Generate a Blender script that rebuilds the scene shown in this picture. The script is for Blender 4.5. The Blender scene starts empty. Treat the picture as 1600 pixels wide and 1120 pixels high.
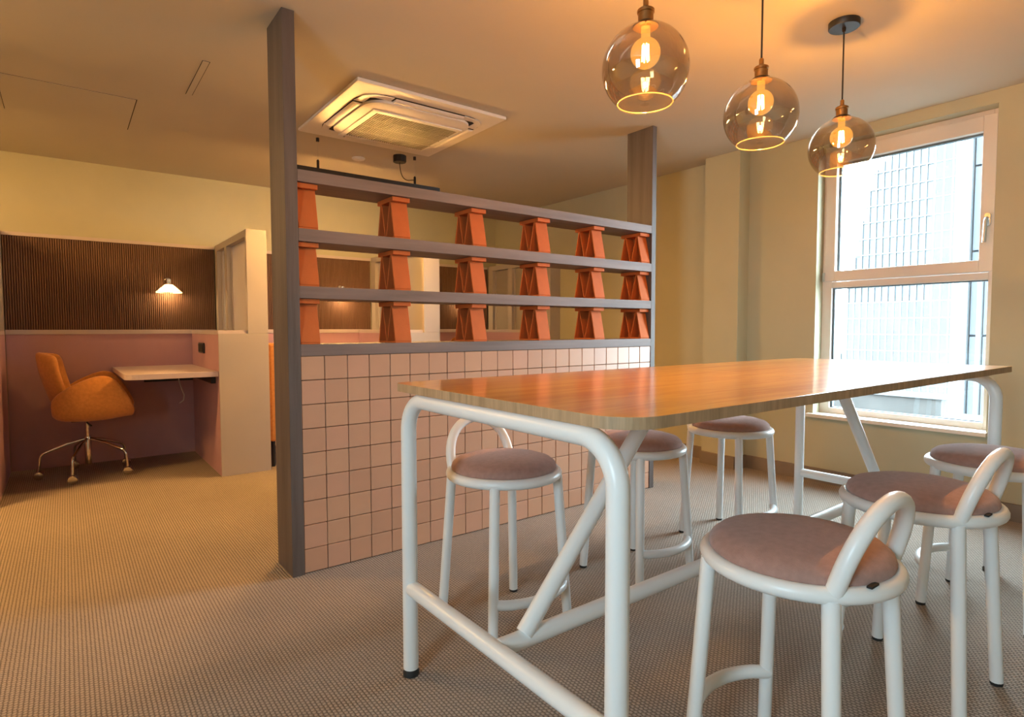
import bpy, bmesh, math, random
from mathutils import Vector, Matrix
random.seed(7)
PI = math.pi
scene = bpy.context.scene
COL = scene.collection

# ------------------------------------------------------------------ camera
CAM_H = 1.05
YAW, PITCH, ROLL, FPX = math.radians(52.788), math.radians(-2.881), math.radians(-0.09), 917.85
fwd = Vector((math.cos(YAW)*math.cos(PITCH), math.sin(YAW)*math.cos(PITCH), math.sin(PITCH)))
rgt = Vector((math.sin(YAW), -math.cos(YAW), 0.0))
upv = rgt.cross(fwd)
r2 = rgt*math.cos(ROLL) + upv*math.sin(ROLL)
u2 = r2.cross(fwd)
cam_data = bpy.data.cameras.new('camera')
cam_data.sensor_fit = 'HORIZONTAL'; cam_data.sensor_width = 36.0
cam_data.lens = 36.0*FPX/1600.0
cam_data.clip_start = 0.02; cam_data.clip_end = 400
cam = bpy.data.objects.new('camera', cam_data); COL.objects.link(cam)
cam.matrix_world = Matrix(((r2.x, u2.x, -fwd.x, 0), (r2.y, u2.y, -fwd.y, 0), (r2.z, u2.z, -fwd.z, CAM_H), (0, 0, 0, 1)))
scene.camera = cam

# ------------------------------------------------------------------ sky, daylight, exposure
world = bpy.data.worlds.new('overcast_sky'); scene.world = world
world.use_nodes = True
wn = world.node_tree.nodes; wl = world.node_tree.links
wn.clear()
wo = wn.new('ShaderNodeOutputWorld'); wb = wn.new('ShaderNodeBackground')
wb.inputs['Color'].default_value = (0.74, 0.90, 1.0, 1); wb.inputs['Strength'].default_value = 33.0
wl.new(wb.outputs[0], wo.inputs[0])

def portal(loc, rot, sx, sy):
    l = bpy.data.lights.new('window_portal', 'AREA'); l.shape = 'RECTANGLE'; l.size = sx; l.size_y = sy
    l.cycles.is_portal = True
    o = bpy.data.objects.new('window_portal', l); COL.objects.link(o)
    o.location = loc; o.rotation_euler = rot
portal((4.32, 1.47, 1.37), (0, math.radians(90), 0), 1.85, 0.98)       # shines towards -X
portal((-1.90, -0.125, 1.40), (0, math.radians(-90), 0), 1.2, 0.71)       # shines towards +X

vs = scene.view_settings
vs.view_transform = 'Standard'; vs.look = 'None'; vs.gamma = 1.0; vs.exposure = 0.24
vs.use_curve_mapping = False
scene.cycles.use_denoising = True
scene.cycles.max_bounces = 8
scene.cycles.diffuse_bounces = 5
scene.cycles.transparent_max_bounces = 16
scene.cycles.sample_clamp_indirect = 6.0
scene.cycles.caustics_reflective = False
scene.cycles.caustics_refractive = False

LUM_POWER = 650.0      # radiance of the suspended linear luminaire's diffuser
PENDANT_POWER = 50.0
WARM = (1.0, 0.51, 0.11)
YELLOW = (1.0, 0.52, 0.145)

# ------------------------------------------------------------------ materials
MATS = {}
def _nt(name):
    m = bpy.data.materials.new(name); m.use_nodes = True
    nt = m.node_tree
    return m, nt, nt.nodes['Principled BSDF']
def mat(name, col, rough=0.5, metal=0.0, spec=0.5, noise=0.0, nscale=20.0, bump=0.0, bscale=80.0, stretch=(1, 1, 1), sheen=0.0, coat=0.0, trans=0.0, ior=1.45):
    if name in MATS: return MATS[name]
    m, nt, p = _nt(name)
    p.inputs['Base Color'].default_value = (*col, 1)
    p.inputs['Roughness'].default_value = rough
    p.inputs['Metallic'].default_value = metal
    p.inputs['Specular IOR Level'].default_value = spec
    p.inputs['IOR'].default_value = ior
    if sheen: p.inputs['Sheen Weight'].default_value = sheen; p.inputs['Sheen Roughness'].default_value = 0.5
    if coat: p.inputs['Coat Weight'].default_value = coat; p.inputs['Coat Roughness'].default_value = 0.15
    if trans: p.inputs['Transmission Weight'].default_value = trans
    if noise or bump:
        tc = nt.nodes.new('ShaderNodeTexCoord'); mp = nt.nodes.new('ShaderNodeMapping')
        mp.inputs['Scale'].default_value = stretch
        nt.links.new(tc.outputs['Object'], mp.inputs['Vector'])
    if noise:
        n = nt.nodes.new('ShaderNodeTexNoise'); n.inputs['Scale'].default_value = nscale; n.inputs['Detail'].default_value = 5
        nt.links.new(mp.outputs[0], n.inputs['Vector'])
        r = nt.nodes.new('ShaderNodeValToRGB')
        r.color_ramp.elements[0].position = 0.3; r.color_ramp.elements[1].position = 0.7
        r.color_ramp.elements[0].color = (*[max(0, c*(1-noise)) for c in col], 1)
        r.color_ramp.elements[1].color = (*[min(1, c*(1+noise)) for c in col], 1)
        nt.links.new(n.outputs['Fac'], r.inputs[0]); nt.links.new(r.outputs[0], p.inputs['Base Color'])
    if bump:
        n2 = nt.nodes.new('ShaderNodeTexNoise'); n2.inputs['Scale'].default_value = bscale; n2.inputs['Detail'].default_value = 4
        nt.links.new(mp.outputs[0], n2.inputs['Vector'])
        b = nt.nodes.new('ShaderNodeBump'); b.inputs['Strength'].default_value = bump; b.inputs['Distance'].default_value = 0.01
        nt.links.new(n2.outputs['Fac'], b.inputs['Height']); nt.links.new(b.outputs[0], p.inputs['Normal'])
    MATS[name] = m
    return m
def emit(name, col, strength):
    if name in MATS: return MATS[name]
    m = bpy.data.materials.new(name); m.use_nodes = True; nt = m.node_tree
    nt.nodes.remove(nt.nodes['Principled BSDF'])
    e = nt.nodes.new('ShaderNodeEmission'); e.inputs[0].default_value = (*col, 1); e.inputs[1].default_value = strength
    nt.links.new(e.outputs[0], nt.nodes['Material Output'].inputs[0])
    MATS[name] = m
    return m
def thin_glass(name, tint, gloss=1.0, rough=0.0, fres=1.5, extra=0.0, body=None, bodyw=0.0):
    """thin-walled glass: tinted straight-through transmission plus fresnel reflection"""
    if name in MATS: return MATS[name]
    m = bpy.data.materials.new(name); m.use_nodes = True; nt = m.node_tree
    nt.nodes.remove(nt.nodes['Principled BSDF'])
    t = nt.nodes.new('ShaderNodeBsdfTransparent'); t.inputs[0].default_value = (*tint, 1)
    g = nt.nodes.new('ShaderNodeBsdfGlossy'); g.inputs['Roughness'].default_value = rough; g.inputs['Color'].default_value = (gloss, gloss, gloss, 1)
    f = nt.nodes.new('ShaderNodeLayerWeight'); f.inputs[0].default_value = 0.5
    pw = nt.nodes.new('ShaderNodeMath'); pw.operation = 'POWER'; pw.inputs[1].default_value = 5.0
    f0 = ((fres-1)/(fres+1))**2
    a = nt.nodes.new('ShaderNodeMath'); a.operation = 'MULTIPLY_ADD'; a.use_clamp = True; a.inputs[1].default_value = 1-f0; a.inputs[2].default_value = f0+extra
    nt.links.new(f.outputs['Facing'], pw.inputs[0]); nt.links.new(pw.outputs[0], a.inputs[0])
    mx = nt.nodes.new('ShaderNodeMixShader')
    nt.links.new(a.outputs[0], mx.inputs[0])
    src = t.outputs[0]
    if bodyw:
        d = nt.nodes.new('ShaderNodeBsdfDiffuse'); d.inputs[0].default_value = (*body, 1)
        tl = nt.nodes.new('ShaderNodeBsdfTranslucent'); tl.inputs[0].default_value = (*body, 1)
        dm = nt.nodes.new('ShaderNodeMixShader'); dm.inputs[0].default_value = 0.6
        nt.links.new(d.outputs[0], dm.inputs[1]); nt.links.new(tl.outputs[0], dm.inputs[2])
        m2 = nt.nodes.new('ShaderNodeMixShader'); m2.inputs[0].default_value = bodyw
        nt.links.new(t.outputs[0], m2.inputs[1]); nt.links.new(dm.outputs[0], m2.inputs[2]); src = m2.outputs[0]
    nt.links.new(src, mx.inputs[1]); nt.links.new(g.outputs[0], mx.inputs[2])
    nt.links.new(mx.outputs[0], nt.nodes['Material Output'].inputs[0])
    MATS[name] = m
    return m

def glow_glass(name, tint, col, strength):
    m = thin_glass(name, tint, gloss=0.8, rough=0.02, fres=1.25); nt = m.node_tree
    out = nt.nodes['Material Output']; src = out.inputs[0].links[0].from_socket
    e = nt.nodes.new('ShaderNodeEmission'); e.inputs[0].default_value = (*col, 1); e.inputs[1].default_value = strength
    a = nt.nodes.new('ShaderNodeAddShader'); nt.links.new(src, a.inputs[0]); nt.links.new(e.outputs[0], a.inputs[1]); nt.links.new(a.outputs[0], out.inputs[0])
    return m
def carpet_mat():
    m, nt, p = _nt('loop_carpet'); N = nt.nodes.new; L = nt.links.new
    tc = N('ShaderNodeTexCoord'); sp = N('ShaderNodeSeparateXYZ'); L(tc.outputs['Object'], sp.inputs[0])
    def M(op, a, b=None, c=None):
        n = N('ShaderNodeMath'); n.operation = op
        for i, v in enumerate((a, b, c)):
            if v is None: continue
            if isinstance(v, (int, float)): n.inputs[i].default_value = v
            else: L(v, n.inputs[i])
        return n.outputs[0]
    wob = N('ShaderNodeTexNoise'); wob.inputs['Scale'].default_value = 90; wob.inputs['Detail'].default_value = 2
    L(tc.outputs['Object'], wob.inputs['Vector'])
    xo = M('ADD', sp.outputs['X'], M('MULTIPLY', M('SUBTRACT', wob.outputs['Fac'], 0.5), 0.005))
    xr = M('DIVIDE', xo, 0.0115)
    row = M('FLOOR', xr)
    fx = M('ABSOLUTE', M('SINE', M('MULTIPLY', xr, PI)))
    yr = M('ADD', M('DIVIDE', M('ADD', sp.outputs['Y'], M('MULTIPLY', M('SUBTRACT', wob.outputs['Fac'], 0.5), 0.004)), 0.0135), M('MULTIPLY', row, 0.5))
    fy = M('ABSOLUTE', M('SINE', M('MULTIPLY', yr, PI)))
    hgt = M('MULTIPLY', M('ADD', M('MULTIPLY', M('POWER', fx, 0.7), 0.75), 0.25), M('ADD', M('MULTIPLY', M('POWER', fy, 0.7), 0.7), 0.3))
    fine = N('ShaderNodeTexNoise'); fine.inputs['Scale'].default_value = 420; fine.inputs['Detail'].default_value = 2
    L(tc.outputs['Object'], fine.inputs['Vector'])
    big = N('ShaderNodeTexNoise'); big.inputs['Scale'].default_value = 1.6; big.inputs['Detail'].default_value = 4
    L(tc.outputs['Object'], big.inputs['Vector'])
    h2 = M('ADD', M('MULTIPLY', hgt, 0.75), M('MULTIPLY', fine.outputs['Fac'], 0.5))
    r = N('ShaderNodeValToRGB'); e = r.color_ramp.elements
    e[0].position = 0.22; e[0].color = (0.055, 0.043, 0.035, 1)
    e[1].position = 0.95; e[1].color = (0.52, 0.43, 0.355, 1)
    L(h2, r.inputs[0])
    mx = N('ShaderNodeMix'); mx.data_type = 'RGBA'; mx.blend_type = 'MULTIPLY'; mx.inputs[0].default_value = 0.35
    L(r.outputs[0], mx.inputs[6])
    r3 = N('ShaderNodeValToRGB'); r3.color_ramp.elements[0].color = (0.7, 0.7, 0.7, 1); r3.color_ramp.elements[1].color = (1, 1, 1, 1)
    r3.color_ramp.elements[0].position = 0.35; r3.color_ramp.elements[1].position = 0.65
    L(big.outputs['Fac'], r3.inputs[0]); L(r3.outputs[0], mx.inputs[7])
    L(mx.outputs[2], p.inputs['Base Color'])
    p.inputs['Roughness'].default_value = 0.95; p.inputs['Specular IOR Level'].default_value = 0.1
    b = N('ShaderNodeBump'); b.inputs['Strength'].default_value = 1.0; b.inputs['Distance'].default_value = 0.005
    L(h2, b.inputs['Height']); L(b.outputs[0], p.inputs['Normal'])
    return m

def wood_mat(name, dark, light, along='X', rough=0.3, coat=0.3, knots=True, scale=1.0):
    m, nt, p = _nt(name); N = nt.nodes.new; L = nt.links.new
    tc = N('ShaderNodeTexCoord'); mp = N('ShaderNodeMapping')
    s = {'X': (0.7, 9, 9), 'Y': (9, 0.7, 9), 'Z': (9, 9, 0.5)}[along]
    mp.inputs['Scale'].default_value = tuple(v*scale for v in s)
    L(tc.outputs['Object'], mp.inputs['Vector'])
    n = N('ShaderNodeTexNoise'); n.inputs['Scale'].default_value = 1.6; n.inputs['Detail'].default_value = 6; n.inputs['Distortion'].default_value = 1.3
    L(mp.outputs[0], n.inputs['Vector'])
    n2 = N('ShaderNodeTexNoise'); n2.inputs['Scale'].default_value = 14; n2.inputs['Detail'].default_value = 4
    L(mp.outputs[0], n2.inputs['Vector'])
    mixf = N('ShaderNodeMath'); mixf.operation = 'MULTIPLY_ADD'; mixf.inputs[1].default_value = 0.35
    L(n2.outputs['Fac'], mixf.inputs[0]); 
    half = N('ShaderNodeMath'); half.operation = 'MULTIPLY'; half.inputs[1].default_value = 0.65
    L(n.outputs['Fac'], half.inputs[0]); L(half.outputs[0], mixf.inputs[2])
    r = N('ShaderNodeValToRGB'); e = r.color_ramp.elements
    e[0].position = 0.36; e[0].color = (*dark, 1); e[1].position = 0.62; e[1].color = (*light, 1)
    L(mixf.outputs[0], r.inputs[0])
    out = r.outputs[0]
    if knots:
        v = N('ShaderNodeTexVoronoi'); v.inputs['Scale'].default_value = 2.3; v.inputs['Randomness'].default_value = 1.0
        mp2 = N('ShaderNodeMapping'); mp2.inputs['Scale'].default_value = (1.0, 1.9, 1.0) if along == 'X' else (1, 1, 1)
        L(tc.outputs['Object'], mp2.inputs['Vector']); L(mp2.outputs[0], v.inputs['Vector'])
        kr = N('ShaderNodeValToRGB'); kr.color_ramp.elements[0].position = 0.02; kr.color_ramp.elements[1].position = 0.085
        kr.color_ramp.elements[0].color = (0.35, 0.28, 0.25, 1); kr.color_ramp.elements[1].color = (1, 1, 1, 1)
        L(v.outputs['Distance'], kr.inputs[0])
        mx = N('ShaderNodeMix'); mx.data_type = 'RGBA'; mx.blend_type = 'MULTIPLY'; mx.inputs[0].default_value = 0.8
        L(out, mx.inputs[6]); L(kr.outputs[0], mx.inputs[7]); out = mx.outputs[2]
    L(out, p.inputs['Base Color'])
    p.inputs['Roughness'].default_value = rough
    if coat: p.inputs['Coat Weight'].default_value = coat; p.inputs['Coat Roughness'].default_value = 0.14; p.inputs['Coat IOR'].default_value = 1.65
    b = N('ShaderNodeBump'); b.inputs['Strength'].default_value = 0.12; b.inputs['Distance'].default_value = 0.002
    L(mixf.outputs[0], b.inputs['Height']); L(b.outputs[0], p.inputs['Normal'])
    MATS[name] = m
    return m

M_CARPET = carpet_mat()
M_WALL = mat('yellow_wall_paint', (0.46, 0.44, 0.31), 0.75, spec=0.3, noise=0.03, nscale=3, bump=0.03, bscale=160)
M_CEIL = mat('ceiling_paint', (0.54, 0.50, 0.42), 0.85, spec=0.2, noise=0.02, nscale=2, bump=0.02, bscale=150)
M_BASE = mat('taupe_baseboard', (0.22, 0.17, 0.125), 0.6, noise=0.08, nscale=8)
M_BEAM = mat('mauve_stained_timber', (0.160, 0.120, 0.108), 0.55, noise=0.22, nscale=3, stretch=(0.6, 7, 7), bump=0.12, bscale=14)
M_POST = mat('mauve_stained_post', (0.100, 0.080, 0.073), 0.55, noise=0.25, nscale=3, stretch=(7, 7, 0.5), bump=0.12, bscale=14)
M_GROUT = mat('brown_grout', (0.17, 0.085, 0.045), 0.9, noise=0.1)
M_TILE = [mat('pink_tile_%d' % i, c, 0.35, spec=0.45, noise=0.04, nscale=5) for i, c in enumerate(((0.475, 0.275, 0.178), (0.49, 0.288, 0.184), (0.46, 0.265, 0.172), (0.49, 0.28, 0.188)))]
M_TERRA = mat('terracotta', (0.47, 0.118, 0.026), 0.7, spec=0.3, noise=0.10, nscale=9, bump=0.06, bscale=120)
M_TABLE = wood_mat('orange_pine_top', (0.66, 0.225, 0.018), (0.93, 0.48, 0.085), 'X', rough=0.30, coat=1.0)
M_WHITE = mat('white_powder_coat', (0.76, 0.79, 0.80), 0.32, spec=0.5, noise=0.015, nscale=6)
M_RUBBER = mat('black_rubber', (0.02, 0.02, 0.02), 0.6)
M_FELT = mat('mauve_wool_felt', (0.36, 0.215, 0.18), 0.95, spec=0.1, noise=0.10, nscale=60, bump=0.25, bscale=500, sheen=0.25)
M_BLACK = mat('black_metal', (0.018, 0.016, 0.015), 0.45, noise=0.1)
M_BRASS = mat('aged_brass', (0.38, 0.22, 0.09), 0.35, metal=1.0, noise=0.2, nscale=30)
M_BRASSD = mat('dark_bronze', (0.045, 0.025, 0.014), 0.4, metal=0.8, noise=0.2, nscale=30)
M_SMOKE = thin_glass('smoked_glass', (0.72, 0.63, 0.55), gloss=0.95, rough=0.005, fres=1.5, extra=0.16)
M_BULBGLASS = glow_glass('amber_bulb_glass', (1.0, 0.90, 0.66), (1.0, 0.46, 0.09), 0.55)
M_FILAMENT = emit('glowing_filament', (1.0, 0.62, 0.20), 55.0)
M_ACWHITE = mat('off_white_plastic', (0.78, 0.74, 0.70), 0.4, noise=0.02)
M_ACGREY = mat('grille_plastic', (0.34, 0.29, 0.22), 0.5, noise=0.05)
M_DARK = mat('dark_void', (0.03, 0.022, 0.016), 0.8, noise=0.1)
M_LAMINATE = mat('beige_laminate', (0.42, 0.375, 0.335), 0.42, noise=0.03, nscale=3)
M_RAIL = mat('pale_rail', (0.50, 0.43, 0.42), 0.5, noise=0.05, nscale=6)
M_PINK = mat('mauve_pink_panel', (0.46, 0.27, 0.31), 0.6, noise=0.04, nscale=6)
M_DESK = mat('pinkish_desk_top', (0.54, 0.44, 0.46), 0.4, noise=0.04, nscale=6)
M_RIB = mat('dark_brown_ribbed_panel', (0.165, 0.088, 0.058), 0.6, noise=0.15, nscale=12, stretch=(8, 8, 0.6))
M_RIBBACK = mat('dark_brown_panel_back', (0.06, 0.030, 0.016), 0.8, noise=0.1)
M_ORANGE = mat('orange_wool', (0.54, 0.225, 0.06), 0.9, spec=0.15, noise=0.10, nscale=50, bump=0.2, bscale=380, sheen=0.2)
M_CHROME = mat('chrome', (0.72, 0.68, 0.62), 0.14, metal=1.0, noise=0.02)
M_CREAM = thin_glass('cream_opal_shade', (0.9, 0.85, 0.7), gloss=0.5, rough=0.3, fres=1.4, body=(0.92, 0.86, 0.72), bodyw=0.97)
M_GLASSRIB = thin_glass('reeded_glass', (0.95, 0.93, 0.90), gloss=0.9, rough=0.10, fres=1.6, extra=0.06, body=(0.90, 0.86, 0.80), bodyw=0.6)
M_FRAME = mat('window_frame_paint', (0.68, 0.63, 0.58), 0.4, noise=0.015, nscale=5)
M_GASKET = mat('grey_gasket', (0.10, 0.14, 0.17), 0.6, noise=0.05)
M_PANE = thin_glass('window_pane', (0.93, 0.97, 0.98), gloss=1.0, rough=0.0, fres=1.5)
M_SILL = mat('sill_board', (0.74, 0.70, 0.62), 0.45, noise=0.03, nscale=8)
M_STEEL = mat('brushed_handle', (0.55, 0.56, 0.57), 0.3, metal=1.0, noise=0.05)
M_FIN = mat('white_facade_fin', (0.066, 0.069, 0.071), 0.5, noise=0.04, nscale=0.3)
M_FGLASS = mat('pale_blue_facade_glass', (0.021, 0.027, 0.031), 0.25, noise=0.25, nscale=0.4)
M_FDARK = mat('dark_blue_facade_glass', (0.009, 0.0145, 0.0185), 0.2, noise=0.5, nscale=0.7)
M_FPANEL = mat('pale_facade_panel', (0.038, 0.042, 0.049), 0.5, noise=0.05, nscale=0.3)
M_STONE = mat('pale_roof_stone', (0.056, 0.056, 0.054), 0.8, noise=0.15, nscale=1.5)
M_BROWNWALL = mat('pale_brown_wall', (0.031, 0.028, 0.025), 0.8, noise=0.2, nscale=3)
M_TAG = mat('woven_black_tag', (0.02, 0.018, 0.016), 0.8, noise=0.1)
M_BULBMILK = emit('warm_lamp_bulb', (1.0, 0.66, 0.30), 30.0)
M_LED = emit('warm_led_strip', YELLOW, LUM_POWER)

# ------------------------------------------------------------------ mesh helpers
class MB:
    def __init__(self): self.v = []; self.f = []
    def add(self, vs, fs):
        o = len(self.v); self.v += [tuple(x) for x in vs]; self.f += [tuple(i+o for i in f) for f in fs]; return self
    def box(self, x0, x1, y0, y1, z0, z1):
        return self.add([(x0,y0,z0),(x1,y0,z0),(x1,y1,z0),(x0,y1,z0),(x0,y0,z1),(x1,y0,z1),(x1,y1,z1),(x0,y1,z1)],
                        [(3,2,1,0),(4,5,6,7),(0,1,5,4),(1,2,6,5),(2,3,7,6),(3,0,4,7)])
    def prism(self, poly, axis, a, b):
        """extrude a 2-D polygon along an axis. axis 'X': poly=(y,z); 'Y': (x,z); 'Z': (x,y)"""
        n = len(poly)
        def P(p, t): return {'X': (t, p[0], p[1]), 'Y': (p[0], t, p[1]), 'Z': (p[0], p[1], t)}[axis]
        vs = [P(p, a) for p in poly] + [P(p, b) for p in poly]
        fs = [tuple(range(n-1, -1, -1)), tuple(range(n, 2*n))] + [(i, (i+1) % n, n+(i+1) % n, n+i) for i in range(n)]
        return self.add(vs, fs)
    def tube(self, pts, r, seg=14, closed=False, cap=True, r_end=None):
        pts = [Vector(p) for p in pts]; n = len(pts)
        tang = []
        for i in range(n):
            if closed: t = pts[(i+1) % n]-pts[i-1]
            elif i == 0: t = pts[1]-pts[0]
            elif i == n-1: t = pts[-1]-pts[-2]
            else: t = (pts[i+1]-pts[i]).normalized()+(pts[i]-pts[i-1]).normalized()
            tang.append(t.normalized())
        a = Vector((0, 0, 1)) if abs(tang[0].z) < 0.9 else Vector((1, 0, 0))
        nrm = (a-tang[0]*a.dot(tang[0])).normalized()
        vs = []
        for i in range(n):
            nrm = (nrm-tang[i]*nrm.dot(tang[i])).normalized()
            bn = tang[i].cross(nrm)
            rr = r if r_end is None else r+(r_end-r)*i/(n-1)
            for k in range(seg):
                an = 2*PI*k/seg
                vs.append(pts[i]+nrm*(rr*math.cos(an))+bn*(rr*math.sin(an)))
        fs = []
        for i in range(n if closed else n-1):
            j = (i+1) % n
            for k in range(seg):
                k2 = (k+1) % seg
                fs.append((i*seg+k, i*seg+k2, j*seg+k2, j*seg+k))
        if cap and not closed:
            fs.append(tuple(range(seg-1, -1, -1))); fs.append(tuple((n-1)*seg+k for k in range(seg)))
        return self.add(vs, fs)
    def lathe(self, prof, c=(0, 0, 0), seg=32, capb=True, capt=True):
        """profile of (r,z) from bottom to top"""
        vs = []; fs = []; n = len(prof)
        for (r, z) in prof:
            for k in range(seg):
                a = 2*PI*k/seg; vs.append((c[0]+r*math.cos(a), c[1]+r*math.sin(a), c[2]+z))
        for i in range(n-1):
            for k in range(seg):
                k2 = (k+1) % seg; fs.append((i*seg+k, i*seg+k2, (i+1)*seg+k2, (i+1)*seg+k))
        if capb: fs.append(tuple(range(seg-1, -1, -1)))
        if capt: fs.append(tuple((n-1)*seg+k for k in range(seg)))
        return self.add(vs, fs)
    def mesh(self, name, m, smooth=False, bevel=0.0, bseg=2, off=(0, 0, 0)):
        me = bpy.data.meshes.new(name)
        me.from_pydata([(x-off[0], y-off[1], z-off[2]) for x, y, z in self.v], [], self.f)
        bm = bmesh.new(); bm.from_mesh(me)
        bmesh.ops.recalc_face_normals(bm, faces=bm.faces)
        if bevel:
            es = [e for e in bm.edges if len(e.link_faces) == 2 and e.calc_face_angle(0) > 0.6]
            bmesh.ops.bevel(bm, geom=es, offset=bevel, segments=bseg, profile=0.7, affect='EDGES', clamp_overlap=True)
        if smooth:
            for f in bm.faces: f.smooth = True
            for e in bm.edges:
                if len(e.link_faces) == 2 and e.calc_face_angle(0) > 0.75: e.smooth = False
        bm.to_mesh(me); bm.free()
        me.materials.append(m)
        return me
    def build(self, name, m, parent=None, smooth=False, bevel=0.0, bseg=2, world=True):
        off = (0, 0, 0)
        if parent is not None and world:
            off = parent.get('_o', (0, 0, 0))
        me = self.mesh(name, m, smooth, bevel, bseg, off)
        return link(name, me, parent)

def link(name, me, parent=None, loc=(0, 0, 0)):
    o = bpy.data.objects.new(name, me); COL.objects.link(o); o.location = loc
    if parent is not None:
        o.parent = parent
        o['_o'] = tuple(parent.get('_o', (0, 0, 0)))
    return o
def tag(o, label=None, cat=None, group=None, kind=None):
    if label: o['label'] = label
    if cat: o['category'] = cat
    if group: o['group'] = group
    if kind: o['kind'] = kind
    return o
def thing(name, label, cat, loc=(0, 0, 0), rz=0.0, group=None, kind=None):
    o = bpy.data.objects.new(name, None); COL.objects.link(o)
    o.location = loc; o.rotation_euler = (0, 0, rz); o['_o'] = tuple(loc)
    o.empty_display_size = 0.05
    return tag(o, label, cat, group, kind)
def struct(name, mb, m, **k):
    o = mb.build(name, m, **k); o['kind'] = 'structure'; return o
def dup(root, loc, rz, label=None, group=None):
    r = root.copy(); COL.objects.link(r); r.location = loc; r.rotation_euler = (0, 0, rz)
    if label: r['label'] = label
    if group: r['group'] = group
    def rec(src, dst):
        for ch in list(src.children):
            c = ch.copy(); COL.objects.link(c); c.parent = dst; rec(ch, c)
    rec(root, r)
    return r
def fillet(pts, r, n=8):
    """round the corners of a 3-D polyline"""
    pts = [Vector(p) for p in pts]; out = [pts[0]]
    for i in range(1, len(pts)-1):
        p = pts[i]; a = (pts[i-1]-p); b = (pts[i+1]-p)
        ang = a.angle(b); d = min(r/math.tan(ang/2), a.length*0.49, b.length*0.49)
        p1 = p+a.normalized()*d; p2 = p+b.normalized()*d
        rr = d*math.tan(ang/2)
        bis = (a.normalized()+b.normalized()).normalized(); c = p+bis*(rr/math.sin(ang/2))
        v1 = p1-c; v2 = p2-c; tot = v1.angle(v2); ax = v1.cross(v2).normalized()
        for k in range(n+1):
            out.append(c+Matrix.Rotation(tot*k/n, 3, ax) @ v1)
    out.append(pts[-1]); return out
def rrect(x0, x1, y0, y1, r, n=6):
    P = []
    for cx, cy, a0 in ((x1-r, y1-r, 0), (x0+r, y1-r, PI/2), (x0+r, y0+r, PI), (x1-r, y0+r, 1.5*PI)):
        for k in range(n+1):
            a = a0+PI/2*k/n; P.append((cx+r*math.cos(a), cy+r*math.sin(a)))
    return P

H = 2.347           # ceiling
XW = 4.08           # window wall
YF = 5.69           # far wall
XL, YB = -1.75, -1.9
WY0, WY1, WZ0, WZ1 = 0.993, 1.95, 0.467, 2.275     # main window opening

# ================================================================== the room shell
struct('floor', MB().box(XL-0.2, XW+0.25, YB-0.2, YF+0.2, -0.12, 0), M_CARPET)
struct('ceiling', MB().box(XL-0.2, XW+0.25, YB-0.2, YF+0.2, H, H+0.15), M_CEIL)
struct('wall_far', MB().box(XL-0.2, XW+0.25, YF, YF+0.2, 0, H), M_WALL)
w = MB()
w.box(XW, XW+0.22, YB-0.2, WY0, 0, H); w.box(XW, XW+0.22, WY1, YF, 0, H)
w.box(XW, XW+0.22, WY0, WY1, 0, WZ0); w.box(XW, XW+0.22, WY0, WY1, WZ1, H)
struct('wall_right', w, M_WALL)
struct('wall_pilaster', MB().box(3.945, XW, 2.45, 2.74, 0, H), M_WALL)
w = MB()   # left wall with a window beside the camera
V0, V1, U0, U1 = -0.48, 0.23, 0.80, 2.00
w.box(XL-0.2, XL, YB-0.2, V0, 0, H); w.box(XL-0.2, XL, V1, YF, 0, H)
w.box(XL-0.2, XL, V0, V1, 0, U0); w.box(XL-0.2, XL, V0, V1, U1, H)
struct('wall_left', w, M_WALL)
struct('wall_back', MB().box(XL-0.2, XW+0.25, YB-0.2, YB, 0, H), M_WALL)
b = MB(); b.box(XW-0.015, XW, YB, 2.45, 0, 0.095); b.box(3.93, 3.945, 2.45, 2.74, 0, 0.095)
b.box(3.945, XW, 2.435, 2.45, 0, 0.095); b.box(3.945, XW, 2.74, 2.755, 0, 0.095); b.box(XW-0.015, XW, 2.755, 4.53, 0, 0.095)
struct('baseboard_right', b, M_BASE)

# main window
def window_part(win, name, boxes, m, bevel=0.0):
    mb = MB()
    for bx in boxes: mb.box(*bx)
    return mb.build(name, m, win, bevel=bevel)
win = thing('window_1', None, None, (4.18, 1.47, WZ0), kind='structure')
XA, XB = 4.175, 4.245
fr = window_part(win, 'window_frame', [(XA, XB, 1.888, WY1, WZ0, WZ1), (XA, XB, WY0, 1.034, WZ0, WZ1), (XA, XB, 1.034, 1.888, WZ0, 0.507),
     (XA, XB, 1.034, 1.888, WZ1-0.045, WZ1), (XA, XB, 1.034, 1.888, 1.325, 1.366)], M_FRAME, 0.004)
sa = window_part(win, 'sash', [(XA-0.018, XB-0.01, 1.864, 1.935, 1.370, 2.245), (XA-0.018, XB-0.01, 1.012, 1.077, 1.370, 2.245),
     (XA-0.018, XB-0.01, 1.077, 1.864, 1.370, 1.437), (XA-0.018, XB-0.01, 1.077, 1.864, 2.158, 2.245)], M_FRAME, 0.005)
window_part(win, 'gasket', [(XA+0.02, XA+0.045, 1.850, 1.864, 1.437, 2.158), (XA+0.02, XA+0.045, 1.077, 1.850, 2.146, 2.158),
     (XA+0.02, XA+0.045, 1.874, 1.888, 0.507, 1.325), (XA+0.02, XA+0.045, 1.034, 1.874, 0.507, 0.512), (XA+0.02, XA+0.045, 1.034, 1.874, 1.318, 1.325)], M_GASKET)
window_part(win, 'pane', [(XA+0.03, XA+0.036, 1.070, 1.870, 1.430, 2.165)], M_PANE)
window_part(win, 'pane', [(XA+0.03, XA+0.036, 1.030, 1.892, 0.500, 1.330)], M_PANE)
window_part(win, 'hinge', [(XA-0.03, XA-0.018, 1.925, 1.94, 1.37, 1.43)], M_STEEL, 0.003)
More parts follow.
